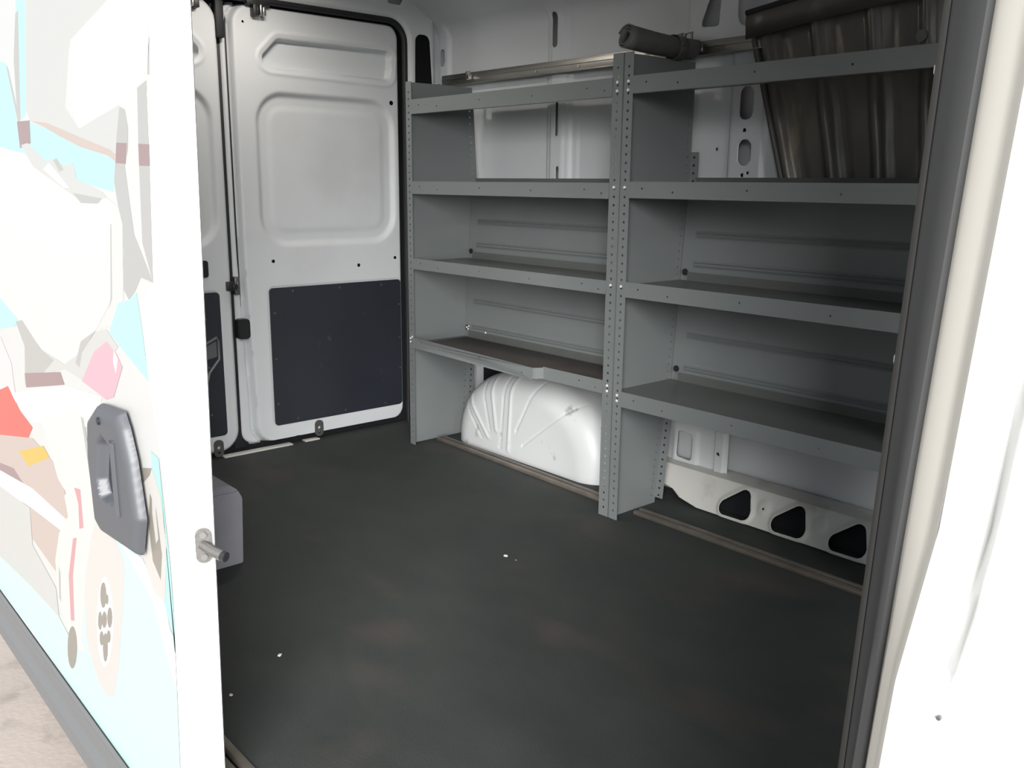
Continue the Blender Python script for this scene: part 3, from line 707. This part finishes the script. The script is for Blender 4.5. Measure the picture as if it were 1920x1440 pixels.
        yy = 0.293 + (hz - 0.44) * 0.0645 - 0.009
        part('grommet', cyl((x0 + 0.024, yy, hz), (0, 1, 0), 0.011, 0.006, 14, bev=0.0015), 'black_rubber', bp_)
    return S
def bolt(x, y, z, par, r=0.0046):
    o = part('bolt', cyl((x, y, z), (0, 1, 0), r, 0.004, 6, bev=0.0008), 'bolt_zinc', par)
GRP = 'grey steel van shelving units'
left = shelving('shelving_unit', 'grey steel shelving unit standing over the white wheel arch', -1.138, -0.0025, 0.036, 0.042,
                [(1.399, 1.345, 0.012), (1.0885, 1.040, 0.012), (0.785, 0.742, 0.014), (0.461, 0.417, 0.026)], GRP, bent=True)
right = shelving('shelving_unit', 'grey steel shelving unit nearest the dark door seal, by the triangular floor openings', 0.0025, 1.130, 0.036, 0.036,
                 [(1.399, 1.349, 0.012), (1.0925, 1.044, 0.012), (0.788, 0.740, 0.014), (0.437, 0.387, 0.002)], GRP)
for z in (1.385, 1.360, 1.075, 0.772, 0.446, 0.428): bolt(-0.0236, -0.0035, z, left)
for z in (1.385, 1.360, 1.075, 0.772, 0.422, 0.404): bolt(0.0205, -0.0035, z, right)
for dx, z in ((0.012, 0.455), (0.024, 0.462), (0.012, 0.440)): bolt(-1.138 + dx, -0.0035, z, left, 0.004)
for x, z in ((-1.098, 0.470), (-1.095, 0.482), (-1.108, 0.476), (-0.98, 0.468)): bolt(x, yb(z) - 0.016, z, left, 0.0045)
ln = link('shelf_liner', box(-1.09, -0.046, 0.004, 0.262, 0.4355, 0.4385, 0.001), 'liner_brown')
tag(ln, 'dark brown rubber liner lying on the lowest shelf above the wheel arch', 'liner')

# ------------------------------------------------------------------ wall rail, mat roll, ribbed sheet
rl = root('wall_rail', 'galvanised steel rail running along the wall above the shelving', 'rail', (-0.45, 0.37, 1.49))
part('rail_bar', boxes([(-1.385, 0.245, 0.362, 0.366, 1.494, 1.536), (-1.385, 0.245, 0.362, 0.384, 1.534, 1.538), (-1.385, 0.245, 0.352, 0.366, 1.493, 1.496),
                        (-1.385, 0.245, 0.359, 0.3625, 1.517, 1.520)], 0.0008), 'galvanised', rl)
for x in (-1.30, -0.69, 0.02): part('bracket', box(x - 0.02, x + 0.02, 0.366, 0.398, 1.497, 1.530, 0.002), 'dull_metal', rl)
for x in (-1.186, -0.004):
    c = part('rail_clip', boxes([(x - 0.012, x + 0.012, 0.346, 0.362, 1.505, 1.531), (x - 0.020, x + 0.004, 0.350, 0.362, 1.515, 1.543)], 0.003), 'zinc', rl)
    part('clip_slot', box(x - 0.002, x + 0.003, 0.3445, 0.347, 1.510, 1.526), 'void_shade', c)
for x in (-0.085, -0.045):
    part('hook', tube([(x - 0.013, 0.355, 1.52), (x - 0.013, 0.355, 1.565), (x + 0.013, 0.355, 1.568), (x + 0.013, 0.355, 1.53), (x + 0.002, 0.352, 1.53), (x + 0.002, 0.352, 1.55)], 0.0045, 6), 'dull_metal', rl)
part('end_bracket', boxes([(-1.41, -1.32, 0.33, 0.366, 1.487, 1.493), (-1.37, -1.35, 0.325, 0.335, 1.470, 1.500)], 0.002), 'galvanised', rl)
for x in (-0.78, -0.55, -0.2, 0.1): part('rivet', cyl((x, 0.361, 1.508), (0, 1, 0), 0.004, 0.004, 8), 'zinc', rl)

# rolled black mat lying across the tops of the end panels
def roll_mesh():
    V = []; F = []
    turns, n, L = 2.35, 70, 14
    for j in range(L + 1):
        t = j / L
        y = -0.035 + 0.365 * t
        for i in range(n + 1):
            a = 2 * math.pi * turns * i / n
            r = 0.018 + 0.0075 * a / (2 * math.pi)
            flat = 1 - 0.10 * t
            wob = 1 + 0.05 * math.sin(3 * t * 2 + a * 0.5)
            V.append((0.030 - 0.03 * t + r * math.cos(a + 0.6) * wob, y + 0.012 * math.sin(a) * (1 if j in (0, L) else 0), 1.5065 + r * math.sin(a + 0.6) * flat - 0.010 * math.sin(math.pi * t) * 0.5))
    for j in range(L):
        for i in range(n): F.append((j * (n + 1) + i, j * (n + 1) + i + 1, (j + 1) * (n + 1) + i + 1, (j + 1) * (n + 1) + i))
    return pyd(V, F, True, 60)
mr = root('rolled_mat', 'rolled dark rubber mat lying across the top of the centre posts', 'mat', (0.02, 0.15, 1.47))
o = part('mat', roll_mesh(), 'mat_roll', mr); solid(o, 0.004, 0)
tp = []
for k in range(25):
    a = 2 * math.pi * k / 24
    tp.append((0.0095 + 0.0375 * math.cos(a), 0.0, 1.5035 + 0.0365 * math.sin(a)))
V = [(x, 0.205, z) for x, _, z in tp] + [(x, 0.245, z) for x, _, z in tp]
o = part('tape_band', pyd(V, [(k, k + 1, k + 26, k + 25) for k in range(24)]), 'dark_sheet_cap', mr); solid(o, 0.001, 0)

# big dark ribbed sheet standing behind the upper shelves
def sh_relief(U, V):
    h = np.zeros(U.shape)
    for x0, sl_ in ((0.245, 0.265), (0.415, 0.20), (0.585, 0.13), (0.735, 0.09), (0.90, 0.06)):
        c = x0 + (1.50 - V) * sl_
        d = U - c
        h = h + 0.017 * (1 - sstep(np.abs(d), 0.002, 0.026)) - 0.006 * np.exp(-((d - 0.05) / 0.018) ** 2)
    return h + 0.002 * np.sin(U * 40) * np.sin(V * 23)
bs = root('ribbed_sheet', 'large dark metal sheet with upright ribs standing behind the upper shelves', 'metal sheet', (0.6, 0.36, 1.06))
o = part('sheet', sheet(0.18, 1.10, 1.05, 1.63, 0.006, lambda U, V, H: (U, 0.380 - 0.02 * (V - 1.05) - H, V), sh_relief,
         out=lambda U, V: sd_poly(U, V, [(0.205, 1.515), (0.197, 1.60), (0.70, 1.63), (1.10, 1.63), (1.10, 1.05), (0.348, 1.05)], 0.0)), 'dark_sheet', bs)
solid(o, 0.003, 1)
# folded cap along the top edge
V = []; F = []
for k in range(13):
    t = k / 12; x = 0.190 + 0.76 * t; z = 1.520 + 0.052 * math.sin(min(1, t * 1.15) * math.pi / 2) * 1.0
    V += [(x, 0.336, z), (x, 0.330, z + 0.060), (x, 0.336, z + 0.072), (x, 0.362, z + 0.076)]
for k in range(12):
    for j in range(3): F.append((k * 4 + j, k * 4 + j + 1, k * 4 + 5 + j, k * 4 + 4 + j))
o = part('top_cap', pyd(V, F), 'dark_sheet_cap', bs); solid(o, 0.003)
V2 = []
for k in range(13):
    t = k / 12; x = 0.188 + 0.76 * t; z = 1.520 + 0.052 * math.sin(min(1, t * 1.15) * math.pi / 2)
    V2.append((x, 0.334, z + 0.076))
part('cap_bead', tube(V2, 0.009, 8), 'black_rubber', bs)
# folded left edge
part('edge_fold', tube([(0.196, 0.362, 1.585), (0.205, 0.362, 1.515), (0.255, 0.364, 1.35), (0.345, 0.37, 1.055)], 0.010, 8), 'dark_sheet_cap', bs)
part('rivet_washer', cyl((0.73, 0.348, 1.475), (0, 1, 0), 0.016, 0.006, 14, bev=0.001), 'dull_metal', bs)

# ------------------------------------------------------------------ things on the floor
gb = root('wooden_box', 'small grey painted wooden box on the floor beside the sliding door edge', 'box', (-0.55, -1.25, 0))
part('box_body', prism([(-1.088, 0.0), (-1.080, 0.196), (-1.092, 0.222), (-1.40, 0.222), (-1.40, 0.0)], 'x', -0.62, -0.43, 0.003), 'grey_wood', gb)
part('box_lid', prism([(-1.092, 0.2225), (-1.118, 0.243), (-1.40, 0.243), (-1.40, 0.2225)], 'x', -0.625, -0.428, 0.003), 'grey_wood', gb)
random.seed(4)
def crumb(x, y, r, z=0.0):
    bm = bmesh.new(); bmesh.ops.create_icosphere(bm, subdivisions=2, radius=r)
    for v in bm.verts:
        v.co *= 1 + random.uniform(-0.25, 0.25); v.co.z *= 0.6
        v.co += Vector((x, y, r * 0.5))
    lo = min(v.co.z for v in bm.verts)
    for v in bm.verts: v.co.z -= lo
    return from_bm(bm)
for x, y, r, m, lab in ((0.027, -0.478, 0.006, 'debris_pale', 'tiny pale crumb in the middle of the black floor'),
                        (0.070, -0.474, 0.005, 'dull_metal', 'tiny dull grey scrap beside the pale crumb on the floor'),
                        (0.12, -1.257, 0.005, 'debris_pale', 'tiny pale chip on the floor near the sliding door'),
                        (0.206, -1.415, 0.004, 'debris_pale', 'tiny pale chip on the floor close to the door sill')):
    tag(link('crumb', crumb(x, y, r), m), lab, 'debris', 'crumbs on the floor')

# ------------------------------------------------------------------ sliding door, pushed back along the outside
sd = root('sliding_door', 'white sliding van door slid open, with a pale turquoise printed graphic', 'door', (-0.2, -1.59, -0.2))
def xo(z): return 0.470 + 0.085 * (z - 0.05)
def xi(z): return 0.518 + 0.047 * (z - 0.05)
def sd_sec(z):
    a, b = xo(z), xi(z)
    return [(-1.05, -1.562), (-1.05, -1.620), (a - 0.012, -1.620), (a - 0.004, -1.6185), (a, -1.614), (a + 0.3 * (b - a), -1.600),
            (b - 0.003, -1.570), (b, -1.565), (b - 0.004, -1.562), (-1.05, -1.562)]
zz2 = [-0.20 + 0.1 * k for k in range(20)]
me = lofted(sd_sec, zz2)
bm = bmesh.new(); bm.from_mesh(me)
bmesh.ops.remove_doubles(bm, verts=bm.verts, dist=1e-5)
bmesh.ops.holes_fill(bm, edges=[e for e in bm.edges if len(e.link_faces) == 1])
part('door_shell', from_bm(bm), 'white_body', sd)
# printed graphic: thin vinyl film, one flat print
keys = sorted({k for k, _ in DECAL})
V = []; F = []; MI = []
for i, (k, pts) in enumerate(DECAL):
    y = -1.6203 - 0.000018 * i
    pts = [(min(x, xo(z) - 0.013), z) for x, z in pts]
    F.append(tuple(range(len(V), len(V) + len(pts)))); MI.append(keys.index(k))
    V += [(x, y, z) for x, z in pts]
me = pyd(V, F, False)
bm = bmesh.new(); bm.from_mesh(me)
for f in bm.faces: f.material_index = MI[f.index]
bmesh.ops.triangulate(bm, faces=bm.faces, ngon_method='EAR_CLIP')
for f in bm.faces:
    if f.normal.y > 0: f.normal_flip()
bm.to_mesh(me); bm.free()
for k in keys: me.materials.append(MATS['print_' + k])
g = part('printed_graphic', me, None, sd); g['label'] = 'pale printed vinyl graphic of a cart with wheels and seat on turquoise'
part('cladding_strip', prism([(-1.648, -0.208), (-1.650, -0.165), (-1.634, -0.148), (-1.633, -0.108), (-1.6235, -0.100), (-1.6235, -0.208)], 'x', -1.05, 0.455, 0.002), 'cladding', sd)
HB = [(0.158, 0.574), (0.175, 0.646), (0.232, 0.682), (0.346, 0.690), (0.365, 0.666), (0.388, 0.616), (0.408, 0.515), (0.380, 0.445), (0.198, 0.431), (0.165, 0.445)]
HR = [(0.240, 0.610), (0.263, 0.628), (0.296, 0.618), (0.300, 0.530), (0.288, 0.518), (0.228, 0.512), (0.218, 0.540)]
def hb_rel(U, V):
    o_ = sd_poly(U, V, HB, 0.004); r_ = sd_poly(U, V, HR, 0.010)
    h = 0.020 * np.sqrt(np.clip(1 - (1 - np.clip(-o_ / 0.022, 0, 1)) ** 2, 0, 1)) + 0.004
    return h - 0.021 * dip(r_, 0.012)
hb = part('door_handle', sheet(0.14, 0.43, 0.41, 0.71, 0.0035, lambda U, V, H: (U, -1.6235 - H, V), hb_rel, out=lambda U, V: sd_poly(U, V, HB, 0.004)), 'handle_plastic', sd)
hb['label'] = 'grey plastic door handle surround'
part('handle_cup', sheet(0.20, 0.32, 0.49, 0.65, 0.004, lambda U, V, H: (U, -1.6275 + 0 * V, V), out=lambda U, V: sd_poly(U, V, HR, -0.003)), 'handle_dark', hb)
part('grip_bar', prism([(0.300, -1.646), (0.330, -1.653), (0.340, -1.648), (0.338, -1.640), (0.304, -1.640)], 'z', 0.50, 0.64, 0.003), 'handle_plastic', hb)
part('lock_cylinder', cyl((0.262, -1.648, 0.662), (0, 1, 0), 0.007, 0.006, 14, bev=0.001), 'handle_dark', hb)
lz = 0.497
xl = xi(lz)
V_ = plate(rrect(-0.013, 0.013, -0.030, 0.030, 0.0125), [], 0.004, (0, 0, 0), (0, 1, 0), (0, 0, 1))
ang = math.atan2(xi(lz) - xo(lz), 0.045)
V_.transform(Matrix.Translation((xo(lz) + 0.030, -1.583, lz)) @ Matrix.Rotation(-ang * 0.6, 4, 'Z'))
lp_ = part('latch_plate', V_, 'cast_metal', sd); lp_['label'] = 'grey cast latch plate on the door edge'
part('latch_pin', tube([(xo(lz) + 0.028, -1.584, lz + 0.002), (xo(lz) + 0.048, -1.576, lz - 0.006), (xo(lz) + 0.066, -1.568, lz - 0.010)], 0.009, 10), 'cast_metal', lp_)
part('pin_tip', cyl((xo(lz) + 0.070, -1.566, lz - 0.011), (0.9, 0.4, -0.1), 0.0085, 0.008, 10, bev=0.001), 'black_rubber', lp_)
for dz in (0.019, -0.019): part('latch_screw', cyl((xo(lz) + 0.033, -1.584, lz + dz), (1, -0.5, 0), 0.006, 0.004, 8, bev=0.001), 'dull_metal', lp_)

# lower body cladding behind the door
cl = link('trim_3', prism([(-1.556, -0.30), (-1.552, -0.20), (-1.538, -0.195), (-1.538, -0.30)], 'x', -1.47, 2.3, 0.004), 'cladding')
setting(cl, 'dark grey sill cladding along the lower body side', 'trim')
ub = link('underbody_shade_block', box(-0.98, 2.3, -1.53, 0.43, -0.505, -0.205), 'underbody_shade')  # carried down almost to the ground as a dark stand-in for under-van shadow
setting(ub, 'dark underside block of the van body, lowered to stand for the shadow beneath it', 'underbody_shade_block')
